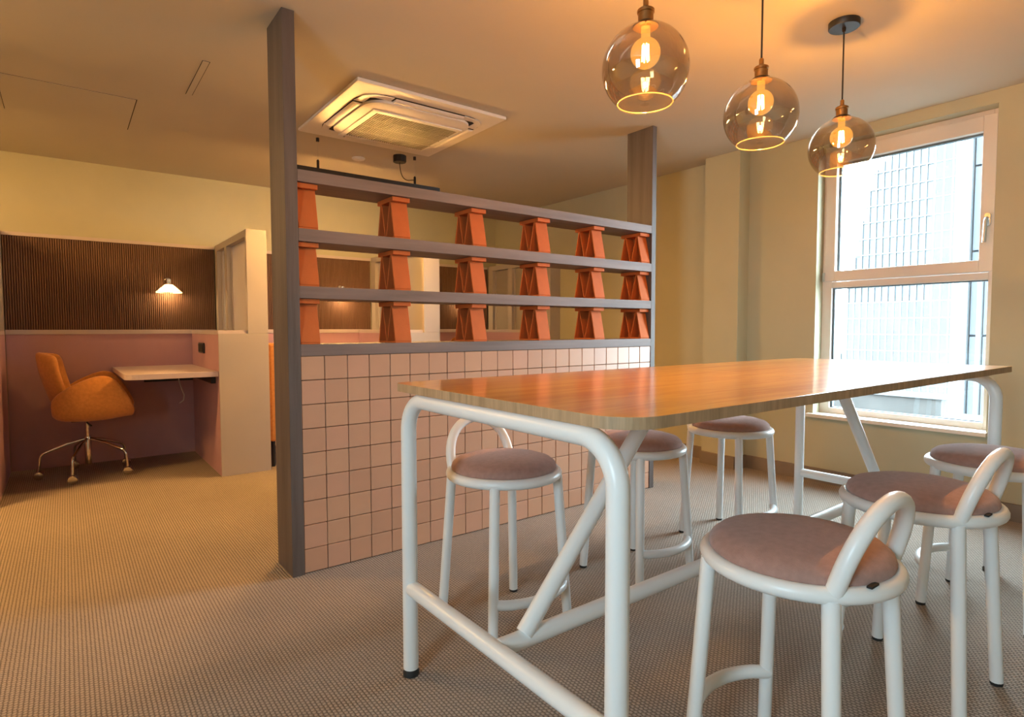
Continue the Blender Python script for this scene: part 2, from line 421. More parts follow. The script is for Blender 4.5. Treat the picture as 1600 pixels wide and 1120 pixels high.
hd = MB(); hd.prism(rrect(-0.014, 0.014, -0.035, 0.035, 0.012), 'X', 4.140, 4.157)
hd.v = [(x, y+1.040, z+1.660) for x, y, z in hd.v]
ho = hd.build('handle_plate', M_STEEL, win, smooth=True); tag(ho, 'brushed steel window handle')
g = MB(); g.tube(fillet([(4.155, 1.040, 1.665), (4.115, 1.040, 1.665), (4.108, 1.044, 1.53)], 0.02), 0.009, 10)
g.build('lever', M_STEEL, ho, smooth=True)
sl = MB().box(4.045, XA, 0.985, 1.985, 0.444, 0.468).build('trim_1', M_SILL, bevel=0.004); tag(sl, kind='structure')
# side window (beside the camera)
win2 = thing('window_2', None, None, (XL-0.1, (V0+V1)/2, U0), kind='structure')
window_part(win2, 'window_frame', [(XL-0.14, XL-0.07, V0, V0+0.05, U0, U1), (XL-0.14, XL-0.07, V1-0.05, V1, U0, U1),
     (XL-0.14, XL-0.07, V0+0.05, V1-0.05, U0, U0+0.05), (XL-0.14, XL-0.07, V0+0.05, V1-0.05, U1-0.05, U1)], M_FRAME, 0.004)
window_part(win2, 'pane', [(XL-0.11, XL-0.104, V0+0.05, V1-0.05, U0+0.05, U1-0.05)], M_PANE)

# ceiling fittings
def hatch(name, label, x0, x1, y0, y1):
    t = thing(name, label, 'hatch', ((x0+x1)/2, (y0+y1)/2, H))
    MB().box(x0, x1, y0, y1, H-0.0015, H-0.0002).build('shadow_gap', M_DARK, t)
    MB().box(x0+0.003, x1-0.005, y0+0.0002, y1-0.0005, H-0.003, H-0.0012).build('panel', M_CEIL, t)
    return t
hatch('ceiling_hatch', 'square flush access hatch in the ceiling above the left desk booth', -0.244, 0.365, 3.98, 4.60)
t = thing('ceiling_slot', 'narrow slot plate in the ceiling left of the tall partition post', 'vent', (0.585, 3.47, H))
MB().box(0.568, 0.602, 3.215, 3.72, H-0.0015, H-0.0002).build('shadow_gap', M_DARK, t)
MB().box(0.5705, 0.599, 3.2152, 3.7198, H-0.003, H-0.0012).build('cover_plate', M_CEIL, t)
sd = thing('smoke_detector', 'small round off-white disc on the ceiling behind the air conditioner', 'detector', (1.814, 4.313, H))
MB().lathe([(0.050, -0.006), (0.050, 0.0)], (1.814, 4.313, H), 28).build('base', M_ACWHITE, sd, smooth=True)
MB().lathe([(0.030, -0.016), (0.042, -0.012), (0.046, -0.005)], (1.814, 4.313, H), 28).build('cover', M_ACWHITE, sd, smooth=True)

# ================================================================== tiled shelf partition
YP0, YP1 = 2.499, 2.712
PX0, PX1, PX2, PX3 = 0.733, 0.784, 3.032, 3.072
part = thing('shelf_partition', 'tall mauve-grey timber shelf divider over a pink tiled low wall', 'partition', (1.9, 2.6, 0))
MB().box(PX0, PX1, YP0, YP1, 0.0, H).build('post', M_POST, part, bevel=0.002)
MB().box(PX2, PX3, YP0, YP1, 0.0, H).build('post', M_POST, part, bevel=0.002)
SH = [(0.937, 0.986), (1.180, 1.231), (1.418, 1.471), (1.664, 1.713)]
for k, (a, bz) in enumerate(SH):
    MB().box(PX1+0.0005, PX2-0.0005, YP0, YP1, a, bz).build('ledge' if k == 0 else 'shelf_beam', M_BEAM, part, bevel=0.002)
core = MB().box(PX1+0.0005, PX2-0.0005, YP0+0.014, YP1-0.01, 0, 0.9365).build('tiled_wall', M_GROUT, part)
NC, NR = 22, 9
tw = (PX2-PX1)/NC; th = (0.937-0.003)/NR
tm = [MB().box(-tw/2+0.0015, tw/2-0.0015, -0.005, 0.005, -th/2+0.0015, th/2-0.0015).mesh('tile', m, bevel=0.0016, bseg=1) for m in M_TILE]
for r in range(NR):
    for c in range(NC):
        o = link('tile', random.choice(tm), core, (PX1+tw*(c+0.5)-1.9, YP0+0.0095+random.uniform(-0.0008, 0.0008)-2.6, 0.003+th*(r+0.5)))

# terracotta hollow blocks standing on the shelves
def block_mesh():
    mb = MB(); wdt = 0.0835; x0, x1 = -wdt/2, wdt/2
    h = 0.187; yb, yt = 0.092, 0.056; t = 0.0075; fl = 0.020
    def pr(p): mb.prism(p, 'X', x0, x1)
    pr([(-yb, 0), (yb, 0), (yb-0.002, t), (-yb+0.002, t)])                             # foot plate
    zt = h-fl
    pr([(-yb, t), (-yb+t*1.05, t), (-yt+t*1.05, zt), (-yt, zt)])                       # front wall
    pr([(yb-t*1.05, t), (yb, t), (yt, zt), (yt-t*1.05, zt)])                           # back wall
    pr([(-t*0.9, t), (0.0, t), (-yt+t*1.9, zt), (-yt+t*1.02, zt)])                     # inner V webs
    pr([(0.0, t), (t*0.9, t), (yt-t*1.02, zt), (yt-t*1.9, zt)])
    mb.prism([(-yb+t, t), (yb-t, t), (yt-t, zt), (-yt+t, zt)], 'X', x1-0.012, x1-0.006)      # closed far end
    mb.box(x0-0.003, x1+0.003, -0.082, 0.082, zt, h)                                   # cap flange
    return mb.mesh('terracotta_block', M_TERRA, bevel=0.0015, bseg=1)
bmsh = block_mesh()
ORD = ['hard against the tall left post', 'second from the tall left post', 'third from the tall left post', 'third from the right post', 'second from the right post', 'hard against the right post']
ROW = ['bottom row standing on the tiled ledge', 'middle row of the shelf divider', 'top row under the highest beam']
for r in range(3):
    for c in range(6):
        z = SH[r][1]; gap = SH[r+1][0]-z
        o = link('terracotta_block', bmsh, None, (PX1+0.0455+0.4355*c, 2.599, z))
        if c == 5: o.location.x = PX2-0.0465
        o.scale = (1, 1, (gap-0.001)/0.187)
        tag(o, 'terracotta block, %s, %s' % (ROW[r].replace(' of the shelf divider', ''), ORD[c]), 'block', 'terracotta blocks on the shelf divider')

# ================================================================== table
TZ = 0.890; TT = 0.024
TX0, TX1, TY0, TY1 = 0.777, 3.175, 0.690, 1.610
tb = thing('communal_table', 'long orange-brown wooden table with rounded corners on white tube legs', 'table', (1.976, 1.15, 0))
def top_half(xa, xb, left):
    P = []; rr = 0.095 if left else 0.06
    if left:
        rl = 0.035
        P += [(xb, TY0), (xb, TY1)]
        P += [(xa+rl+rl*math.cos(a), TY1-rl+rl*math.sin(a)) for a in [PI/2+PI/2*k/8 for k in range(9)]]
        P += [(xa+rr+rr*math.cos(a), TY0+rr+rr*math.sin(a)) for a in [PI+PI/2*k/12 for k in range(13)]]
    else:
        P += [(xa, TY1), (xa, TY0)]
        P += [(xb-0.02+0.02*math.cos(a), TY0+0.02+0.02*math.sin(a)) for a in [-PI/2+PI/2*k/6 for k in range(7)]]
        P += [(xb-rr+rr*math.cos(a), TY1-rr+rr*math.sin(a)) for a in [PI/2*k/8 for k in range(9)]]
    return MB().prism(P, 'Z', TZ-TT, TZ)
M_EDGE = wood_mat('brown_table_edge', (0.30, 0.20, 0.11), (0.46, 0.31, 0.18), 'Z', rough=0.6, coat=0.0, knots=True, scale=2.2)
for mb_ in (top_half(TX0, 1.9495, True), top_half(1.9505, TX1, False)):
    bo = mb_.build('table_board', M_TABLE, tb, bevel=0.0015)
    bo.data.materials.append(M_EDGE)
    for p in bo.data.polygons:
        if abs(p.normal.z) < 0.4: p.material_index = 1
TR = 0.023
YL0, YL1 = 0.737, 1.572; ZT = TZ-TT-TR
def end_frame(x):
    f = MB().tube(fillet([(x, YL1, 0.022), (x, YL1, ZT), (x, YL0, ZT), (x, YL0, 0.022)], 0.095, 12), TR, 20)
    fo = f.build('end_frame', M_WHITE, tb, smooth=True)
    MB().tube([(x, YL1-0.015, 0.272), (x, YL0+0.015, 0.272)], TR*0.98, 18).build('stretcher', M_WHITE, fo, smooth=True)
    for y in (YL0, YL1):
        MB().lathe([(0.024, 0.0), (0.0245, 0.012), (0.0215, 0.018), (0.0215, 0.024)], (x, y, 0), 20).build('foot_cap', M_RUBBER, fo, smooth=True)
XE0, XE1 = 0.806, 3.150
end_frame(XE0); end_frame(XE1)
YM = 1.13
MB().tube([(XE0+0.012, YM, 0.272), (XE1-0.012, YM, 0.272)], TR, 18).build('centre_rail', M_WHITE, tb, smooth=True)
MB().tube([(0.895, YM, 0.285), (1.425, YM, TZ-TT-0.002)], TR, 18).build('brace', M_WHITE, tb, smooth=True)
MB().tube([(3.055, YM, 0.285), (2.545, YM, TZ-TT-0.002)], TR, 18).build('brace', M_WHITE, tb, smooth=True)

# ================================================================== stools (seat back towards +Y in local space)
SR = 0.0175; RZ = 0.540; RR = 0.190
st = thing('bar_stool', '', 'stool', (0, 0, 0), 0, 'round stools at the communal table')
MB().tube([(RR*math.cos(2*PI*k/48), RR*math.sin(2*PI*k/48), RZ) for k in range(48)], SR, 14, closed=True).build('seat_ring', M_WHITE, st, smooth=True)
MB().lathe([(0.150, 0.006), (0.172, 0.004), (0.184, 0.012), (0.188, 0.024), (0.184, 0.036), (0.170, 0.048), (0.140, 0.057), (0.09, 0.062), (0.04, 0.064), (0.002, 0.0645)], (0, 0, RZ-0.001), 48).build('cushion', M_FELT, st, smooth=True)
MB().lathe([(0.02, -0.006), (0.186, -0.006), (0.186, 0.004), (0.02, 0.004)], (0, 0, RZ), 40).build('seat_pan', M_WHITE, st, smooth=True)
for sx in (-1, 1):
    for sy in (-1, 1):
        a = Vector((sx*0.136, sy*0.134, RZ-0.008)); bt = Vector((sx*0.164, sy*0.160, 0.010))
        lg = MB().tube([a, bt], SR, 14, r_end=SR*0.97).build('leg', M_WHITE, st, smooth=True)
        MB().lathe([(0.0155, 0.0), (0.0165, 0.006), (0.0165, 0.012)], (sx*0.164, sy*0.160, 0), 16).build('foot_cap', M_RUBBER, lg, smooth=True)
hp = []
for k in range(25):
    a = PI*k/24
    s = math.sin(a)**0.85
    hp.append((-0.132*math.cos(a)*(1+0.06*math.sin(a)), 0.136+0.052*s, RZ+0.002+0.170*s))
MB().tube(hp, SR, 14).build('back_hoop', M_WHITE, st, smooth=True)
fp = [(-0.158, -0.150, 0.150)]
for k in range(13):
    a = k/12; fp.append((-0.150+0.300*a, -0.152-0.058*math.sin(PI*a)**0.7, 0.150))
fp.append((0.158, -0.150, 0.150))
MB().tube(fp, SR*0.95, 12).build('footrest', M_WHITE, st, smooth=True)
MB().box(0.055, 0.087, 0.176, 0.186, RZ+0.017, RZ+0.021).build('tag', M_TAG, st)
SP = [((1.237, 1.678), 0, 'white round stool behind the table at its left end, nearest the tall post'),
      ((1.953, 1.678), 0, 'white round stool behind the table, middle one against the tiled wall'),
      ((2.672, 1.690), 0, 'white round stool behind the table nearest the wall pilaster'),
      ((1.285, 0.640), PI, 'white round stool in the foreground, largest, nearest the camera'),
      ((1.992, 0.637), PI, 'white round stool second from the camera along the near table side'),
      ((2.732, 0.645), PI, 'white round stool cut by the right picture edge below the window')]
for i, ((x, y), rz, lab) in enumerate(SP):
    if i == 0:
        st.location = (x, y, 0); st.rotation_euler = (0, 0, rz); st['label'] = lab
    else:
        dup(st, (x, y, 0), rz, lab)

# ================================================================== pendant lamps
def pendant(x, y, label):
    t = thing('pendant_lamp', label, 'lamp', (x, y, H), 0, 'smoked glass pendant lamps over the table')
    c = (x, y, 0)
    rs = MB().lathe([(0.058, H-0.026), (0.0605, H-0.023), (0.0605, H-0.0005)], c, 32).build('ceiling_rose', M_BLACK, t, smooth=True)
    MB().lathe([(0.006, H-0.042), (0.008, H-0.026)], c, 12).build('cord_grip', M_BRASSD, rs, smooth=True)
    MB().tube([(x, y, H-0.03), (x, y, 2.01)], 0.0034, 8).build('cord', M_BLACK, t, smooth=True)
    so = MB().lathe([(0.0225, 1.955), (0.0225, 1.983), (0.0255, 1.984), (0.0255, 1.992), (0.0215, 1.995), (0.012, 2.000), (0.008, 2.003), (0.008, 2.020), (0.0055, 2.024)], c, 24).build('socket', M_BRASS, t, smooth=True)
    MB().lathe([(0.037, 1.943), (0.038, 1.947), (0.031, 1.953), (0.023, 1.957)], c, 28).build('collar', M_BRASSD, so, smooth=True)
    R = 0.1285; cz = 1.822; prof = []
    a0 = math.asin(-0.100/R); a1 = math.radians(77)
    for k in range(25):
        a = a0+(a1-a0)*k/24; prof.append((R*math.cos(a), cz+R*math.sin(a)))
    gl = MB().lathe(prof, c, 48, capb=False, capt=False).build('glass_globe', M_SMOKE, t, smooth=True)
    rr, rz = prof[0]
    MB().tube([(x+rr*math.cos(2*PI*k/48), y+rr*math.sin(2*PI*k/48), rz) for k in range(48)], 0.0022, 8, closed=True).build('rim', thin_glass('rim_glass', (0.9, 0.8, 0.6), gloss=1.0, rough=0.15, fres=1.6, body=(0.9, 0.75, 0.5), bodyw=0.75), gl, smooth=True)
    bc = 1.868; br = 0.044; pb = []
    for k in range(17):
        a = -PI/2+0.02+(PI*0.90)*k/16; pb.append((br*math.cos(a), bc+br*math.sin(a)))
    pb += [(0.0135, 1.917), (0.0135, 1.948)]
    bu = MB().lathe(pb, c, 28, capb=True, capt=False).build('bulb', M_BULBGLASS, t, smooth=True)
    fm = MB()
    for k in range(6):
        a = 2*PI*k/6; q = 0.010
        fm.tube([(x+q*math.cos(a), y+q*math.sin(a), 1.845), (x+q*0.8*math.cos(a), y+q*0.8*math.sin(a), 1.893)], 0.0022, 6)
    fm.build('filament', M_FILAMENT, bu)
    l = bpy.data.lights.new('pendant_bulb_light', 'POINT'); l.energy = PENDANT_POWER; l.color = WARM; l.shadow_soft_size = 0.009
    lo = bpy.data.objects.new('pendant_bulb_light', l); COL.objects.link(lo); lo.parent = t; lo.location = (0, 0, 1.868-H)
    return t
pendant(1.400, 1.185, 'smoked glass globe pendant lamp, largest and leftmost of the three')
pendant(2.034, 1.185, 'smoked glass globe pendant lamp hanging between the other two')
pendant(2.672, 1.185, 'smoked glass globe pendant lamp in front of the window, black rose in view')

# ================================================================== air conditioner cassette
ac = thing('ceiling_air_conditioner', 'square off-white ceiling cassette air conditioner with slatted grille', 'air conditioner', (1.715, 3.42, H))
AX0, AX1, AY0, AY1 = 1.235, 2.190, 2.935, 3.905
MB().box(AX0, AX1, AY0, AY1, H-0.020, H-0.0003).build('outer_panel', M_ACWHITE, ac, bevel=0.008, bseg=3)
# raised rounded body
bd = MB()
P0 = rrect(1.375, 2.070, 3.085, 3.760, 0.13, 8); P1 = rrect(1.400, 2.045, 3.110, 3.735, 0.12, 8)
n = len(P0)
bd.add([(x, y, H-0.019) for x, y in P0]+[(x, y, H-0.036) for x, y in P0]+[(x, y, H-0.042) for x, y in P1],
       [(i, (i+1) % n, n+(i+1) % n, n+i) for i in range(n)]+[(n+i, n+(i+1) % n, 2*n+(i+1) % n, 2*n+i) for i in range(n)]+[tuple(2*n+i for i in range(n))])
bd.build('body', M_ACWHITE, ac, smooth=True)
# dark air gap ring around the body
gp = MB(); G0 = rrect(1.315, 2.125, 3.025, 3.820, 0.16, 8)
gp.add([(x, y, H-0.0206) for x, y in G0], [tuple(range(len(G0)))])
MB().prism(G0, 'Z', H-0.0212, H-0.019).build('air_gap', M_DARK, ac)
# flaps
def flap(x0, x1, y0, y1, along):
    mb = MB(); nn = 10; prof = []
    for k in range(nn+1):
        u = k/nn; prof.append((u, -0.011*math.sin(PI*u)-0.004))
    vs = []; fs = []
    for (u, dz) in prof:
        if along == 'X': vs += [(x0, y0+(y1-y0)*u, H-0.022+dz), (x1, y0+(y1-y0)*u, H-0.022+dz)]
        else: vs += [(x0+(x1-x0)*u, y0, H-0.022+dz), (x0+(x1-x0)*u, y1, H-0.022+dz)]
    for k in range(nn): fs.append((2*k, 2*k+1, 2*k+3, 2*k+2))
    fs.append(tuple(2*k for k in range(nn+1))); fs.append(tuple(2*k+1 for k in range(nn, -1, -1))); fs.append((0, 2*nn, 2*nn+1, 1))
    mb.add(vs, fs); return mb.build('flap', M_ACWHITE, ac, smooth=True)
flap(1.317, 1.374, 3.20, 3.645, 'Y'); flap(2.071, 2.123, 3.20, 3.645, 'Y')
flap(1.50, 1.945, 3.027, 3.084, 'X'); flap(1.50, 1.945, 3.761, 3.818, 'X')
for pts in ([(1.317, 3.19), (1.376, 3.19), (1.376, 3.10), (1.40, 3.086), (1.49, 3.086), (1.49, 3.028), (1.38, 3.045), (1.335, 3.09)],):
    for sx in (1, -1):
        for sy in (1, -1):
            cx, cy = 1.720, 3.4225
            Q = [((p[0]-cx)*sx+cx, (p[1]-cy)*sy+cy) for p in pts]
            MB().prism(Q, 'Z', H-0.024, H-0.0205).build('corner_plate', M_ACWHITE if sx*sy > 0 else M_ACWHITE, ac)
ZG = H-0.042
MB().box(1.475, 2.030, 3.235, 3.715, ZG-0.0008, ZG+0.004).build('grille_recess', M_DARK, ac)
sm = MB()
for k in range(36):
    x = 1.480+0.545*(k+0.5)/36
    sm.box(x-0.0034, x+0.0034, 3.238, 3.712, ZG-0.006, ZG-0.001)
for k in range(1, 4):
    y = 3.235+0.48*k/4; sm.box(1.477, 2.028, y-0.003, y+0.003, ZG-0.0065, ZG-0.001)
tag(sm.build('grille_slats', M_ACGREY, ac), kind='stuff')
fg = MB()
for bx in ((1.440, 1.476, 3.200, 3.750), (2.029, 2.036, 3.200, 3.750), (1.476, 2.029, 3.200, 3.236), (1.476, 2.029, 3.714, 3.735)):
    fg.box(*bx, ZG-0.006, ZG+0.002)
fg.build('grille_frame', M_ACWHITE, ac, bevel=0.002)

# ================================================================== suspended linear luminaire
YLUM = 4.03; ZL = 2.120
lu = thing('suspended_linear_light', 'thin black linear light bar hung on wires above the shelf divider', 'light', (1.77, YLUM, H))
LX0, LX1 = 1.205, 2.345
hb = MB(); hb.box(LX0, LX1, YLUM-0.022, YLUM+0.022, ZL+0.012, ZL+0.020)
hb.box(LX0, LX1, YLUM-0.022, YLUM-0.018, ZL-0.024, ZL+0.012); hb.box(LX0, LX1, YLUM+0.018, YLUM+0.022, ZL-0.024, ZL+0.012)
hb.box(LX0, LX0+0.004, YLUM-0.018, YLUM+0.018, ZL-0.024, ZL+0.012); hb.box(LX1-0.004, LX1, YLUM-0.018, YLUM+0.018, ZL-0.024, ZL+0.012)
hb.build('housing', M_BLACK, lu)
for x in (1.405, 2.140):
    MB().lathe([(0.009, ZL+0.020), (0.009, ZL+0.075), (0.004, ZL+0.082)], (x, YLUM, 0), 14).build('holder', M_BLACK, lu, smooth=True)
    MB().tube([(x, YLUM, ZL+0.08), (x, YLUM, H-0.01)], 0.0008, 6).build('wire', M_STEEL, lu)
    MB().lathe([(0.011, H-0.024), (0.011, H-0.0005)], (x, YLUM, 0), 14).build('ceiling_fixing', M_BLACK, lu, smooth=True)
cb = MB().lathe([(0.046, H-0.050), (0.049, H-0.046), (0.049, H-0.0005)], (2.036, 4.07, 0), 10).build('power_canopy', M_BLACK, lu)
pts = []
for k in range(15):
    u = k/14; pts.append((2.036+0.104*(u**2.2), 4.07-0.04*u, H-0.05-(H-0.05-ZL-0.055)*math.sin(min(1, u*1.25)*PI/2)**0.8-0.012*math.sin(PI*u)))
MB().tube(pts, 0.003, 8).build('power_cord', M_BLACK, cb, smooth=True)
df = MB(); DP = [(0.017*math.cos(a), ZL-0.013+0.024*math.sin(a)) for a in [PI+PI*k/10 for k in range(11)]]
df.prism([(YLUM+y, z) for y, z in DP], 'X', 1.77-0.36, 1.77+0.36)
df.build('diffuser', M_LED, lu, smooth=True)
for xa_ in (1.77-0.376, 1.77+0.361):  # opaque blocks added at the diffuser ends to stop light leaking lengthwise
    MB().box(xa_, xa_+0.015, YLUM-0.0178, YLUM+0.0178, ZL-0.044, ZL+0.011).build('spill_stop', M_BLACK, lu)
dup(lu, (-1.12, YLUM, H), 0, 'thin black linear light bar over the booth aisle, beyond the left picture edge')

# ================================================================== desk booths along the far wall
DY0 = 4.547; ZC0, ZC1, ZTOP = 1.014, 1.049, 1.766
def back_panel(x0, x1, label):
    t = thing('booth_back_panel', label, 'panel', ((x0+x1)/2, YF, 0), 0, 'back panels of the desk booths')
    MB().box(x0, x1, YF-0.030, YF-0.0005, 0, ZC0).build('lower_panel', M_PINK, t)
    MB().box(x0, x1, YF-0.040, YF-0.0005, ZC0, ZC1).build('cap_rail', M_RAIL, t, bevel=0.002)
    MB().box(x0, x1, YF-0.034, YF-0.0005, ZTOP-0.026, ZTOP).build('top_rail', M_RAIL, t, bevel=0.002)
    MB().box(x0, x1, YF-0.022, YF-0.0005, ZC1, ZTOP-0.026).build('felt_backing', M_RIBBACK, t)
    rb = MB(); nrib = int((x1-x0)/0.0145)
    for k in range(nrib):
        x = x0+(x1-x0)*(k+0.5)/nrib
        rb.prism([(x-0.0052, YF-0.0222), (x+0.0052, YF-0.0222), (x+0.0032, YF-0.029), (x-0.0032, YF-0.029)], 'Z', ZC1, ZTOP-0.026)
    tag(rb.build('ribs', M_RIB, t), kind='stuff')
    return t
back_panel(-0.350, 1.050, 'dark brown ribbed panel over pink panel behind the left desk')
back_panel(1.196, 2.490, 'dark brown ribbed panel of the second booth, seen through the shelf gaps')
back_panel(2.651, 3.940, 'dark brown ribbed panel of the booth next to the window wall')
def divider(xa, xb, xc, label):
    """xa..xc lower cabinet, xb..xc upper glazed frame"""
    t = thing('booth_divider', label, 'divider', (xc, DY0, 0), 0, 'dividers between the desk booths')
    ye = YF-0.045
    cabn = MB().box(xa+0.002, xc, DY0+0.016, ye, 0, ZC0-0.001).build('cabinet', M_PINK, t)
    MB().box(xa, xc, DY0, DY0+0.016, 0, ZC0+0.006).build('end_panel', M_LAMINATE, t, bevel=0.002)
    MB().box(xa, xc, DY0+0.0165, ye, ZC0-0.0005, ZC1-0.006).build('counter_rail', M_RAIL, t, bevel=0.002)
    z0, z1 = ZC1-0.0055, ZTOP-0.002
    MB().box(xb, xc, DY0, DY0+0.036, ZC0+0.0065, ZTOP+0.006).build('end_post', M_LAMINATE, t, bevel=0.003)
    ym = DY0+0.036; yA = DY0+0.645; yB = yA+0.075; yC = ye-0.09
    MB().box(xb, xc, ym+0.0005, ye, z1-0.045, ZTOP+0.004).build('top_rail', M_LAMINATE, t, bevel=0.002)
    MB().box(xb, xc, yA, yB, z0, z1-0.0455).build('mullion', M_LAMINATE, t, bevel=0.002)
    MB().box(xb, xc, yC, ye, z0, z1-0.0455).build('back_post', M_LAMINATE, t, bevel=0.002)
    xm = xb+0.046
    for ya, yb in ((ym+0.001, yA-0.001), (yB+0.001, yC-0.001)):
        MB().box(xm-0.006, xm+0.006, ya, yb, z0+0.001, z1-0.046).build('pane', M_GLASSRIB, t)
        for y_ in (ya, yb-0.018):
            MB().box(xm-0.012, xm-0.0065, y_, y_+0.018, z0+0.001, z1-0.046).build('pane_bead', M_LAMINATE, t)
    return t
divider(-0.680, -0.492, -0.352, 'beige booth divider at the left picture edge')
d1 = divider(0.857, 1.053, 1.194, 'beige booth divider right of the left desk with two reeded glass panes')
d2 = divider(2.351, 2.492, 2.650, 'beige booth divider seen through the middle shelf gaps')
d3 = divider(3.905, 3.941, 4.079, 'booth divider standing against the window wall')

def desk(x0, x1, label):
    t = thing('booth_desk', label, 'desk', ((x0+x1)/2, 5.1, 0), 0, 'booth desks')
    y0, y1 = 4.575, YF-0.032; r = 0.09
    P = [(x1, y0), (x1, y1), (x0-0.01, y1)]+[(x0+r+r*math.cos(a), y0+r+r*math.sin(a)) for a in [PI+PI/2*k/8 for k in range(9)]]
    MB().prism(P, 'Z', 0.715, 0.752).build('desk_board', M_DESK, t, bevel=0.003)
    MB().box(x0+0.2, x1-0.001, y1-0.03, y1-0.001, 0.62, 0.7145).build('bracket', M_BLACK, t)
    MB().box(x1-0.03, x1-0.001, y0+0.1, y1-0.04, 0.66, 0.7145).build('side_bracket', M_BLACK, t)
    return t
desk(0.300, 0.856, 'small pinkish desk with rounded corner in the left booth')
desk(1.794, 2.350, 'small desk in the second booth behind the shelf divider')
desk(3.345, 3.904, 'small desk in the booth next to the window wall')
so = thing('power_sockets', 'black twin socket plate on the divider above the left desk', 'socket', (0.856, 5.15, 0.90))
MB().box(0.846, 0.8565, 5.07, 5.28, 0.865, 0.945).build('plate', M_BLACK, so, bevel=0.003)
for k in range(2):
    MB().box(0.842, 0.8462, 5.085+0.1*k, 5.165+0.1*k, 0.875, 0.935).build('outlet', M_TAG, so, bevel=0.002)
cbl = MB().tube([(0.70, 5.3, 0.714), (0.705, 5.29, 0.64), (0.72, 5.28, 0.58), (0.735, 5.27, 0.53), (0.728, 5.265, 0.49), (0.70, 5.26, 0.47)], 0.004, 8)
o = cbl.build('power_cable', M_RAIL, None, smooth=True); tag(o, 'thin pale cable dangling under the left desk', 'cable')

def wall_lamp(x, label):
    y = YF-0.115; t = thing('wall_lamp', label, 'lamp', (x, YF-0.03, 1.45), 0, 'small conical wall lamps in the booths')
    MB().lathe([(0.024, 0.0), (0.024, 0.012)], (0, 0, 0), 20)
    mb = MB().lathe([(0.026, 0.0), (0.026, 0.014)], (0, 0, 0), 20); mb.v = [(x+a, YF-0.029-c, 1.452+b) for a, b, c in mb.v]
    mb.build('wall_plate', M_CHROME, t, smooth=True)
    MB().tube([(x, YF-0.03, 1.452), (x, y, 1.452)], 0.007, 10).build('arm', M_CHROME, t, smooth=True)
    MB().lathe([(0.021, 1.418), (0.021, 1.462), (0.017, 1.466)], (x, y, 0), 24).build('socket', M_CHROME, t, smooth=True)
    sh = MB().lathe([(0.094, 1.350), (0.096, 1.352), (0.096, 1.357), (0.030, 1.418), (0.020, 1.421)], (x, y, 0), 36, capb=False)
    sh.build('shade', M_CREAM, t, smooth=True)
    MB().lathe([(0.004, 1.372), (0.018, 1.380), (0.022, 1.394), (0.018, 1.408), (0.010, 1.416)], (x, y, 0), 16).build('bulb', M_BULBMILK, t, smooth=True)
    l = bpy.data.lights.new('wall_lamp_light', 'POINT'); l.energy = 3.4; l.color = (1, 0.60, 0.24); l.shadow_soft_size = 0.02
    lo = bpy.data.objects.new('wall_lamp_light', l); COL.objects.link(lo); lo.parent = t; lo.location = (0, y-(YF-0.03), 1.358-1.45)
wall_lamp(0.690, 'small cream conical wall lamp glowing on the left ribbed panel')
wall_lamp(2.165, 'small conical wall lamp of the second booth, half hidden by a shelf beam')
wall_lamp(3.560, 'small conical wall lamp of the booth next to the window wall')

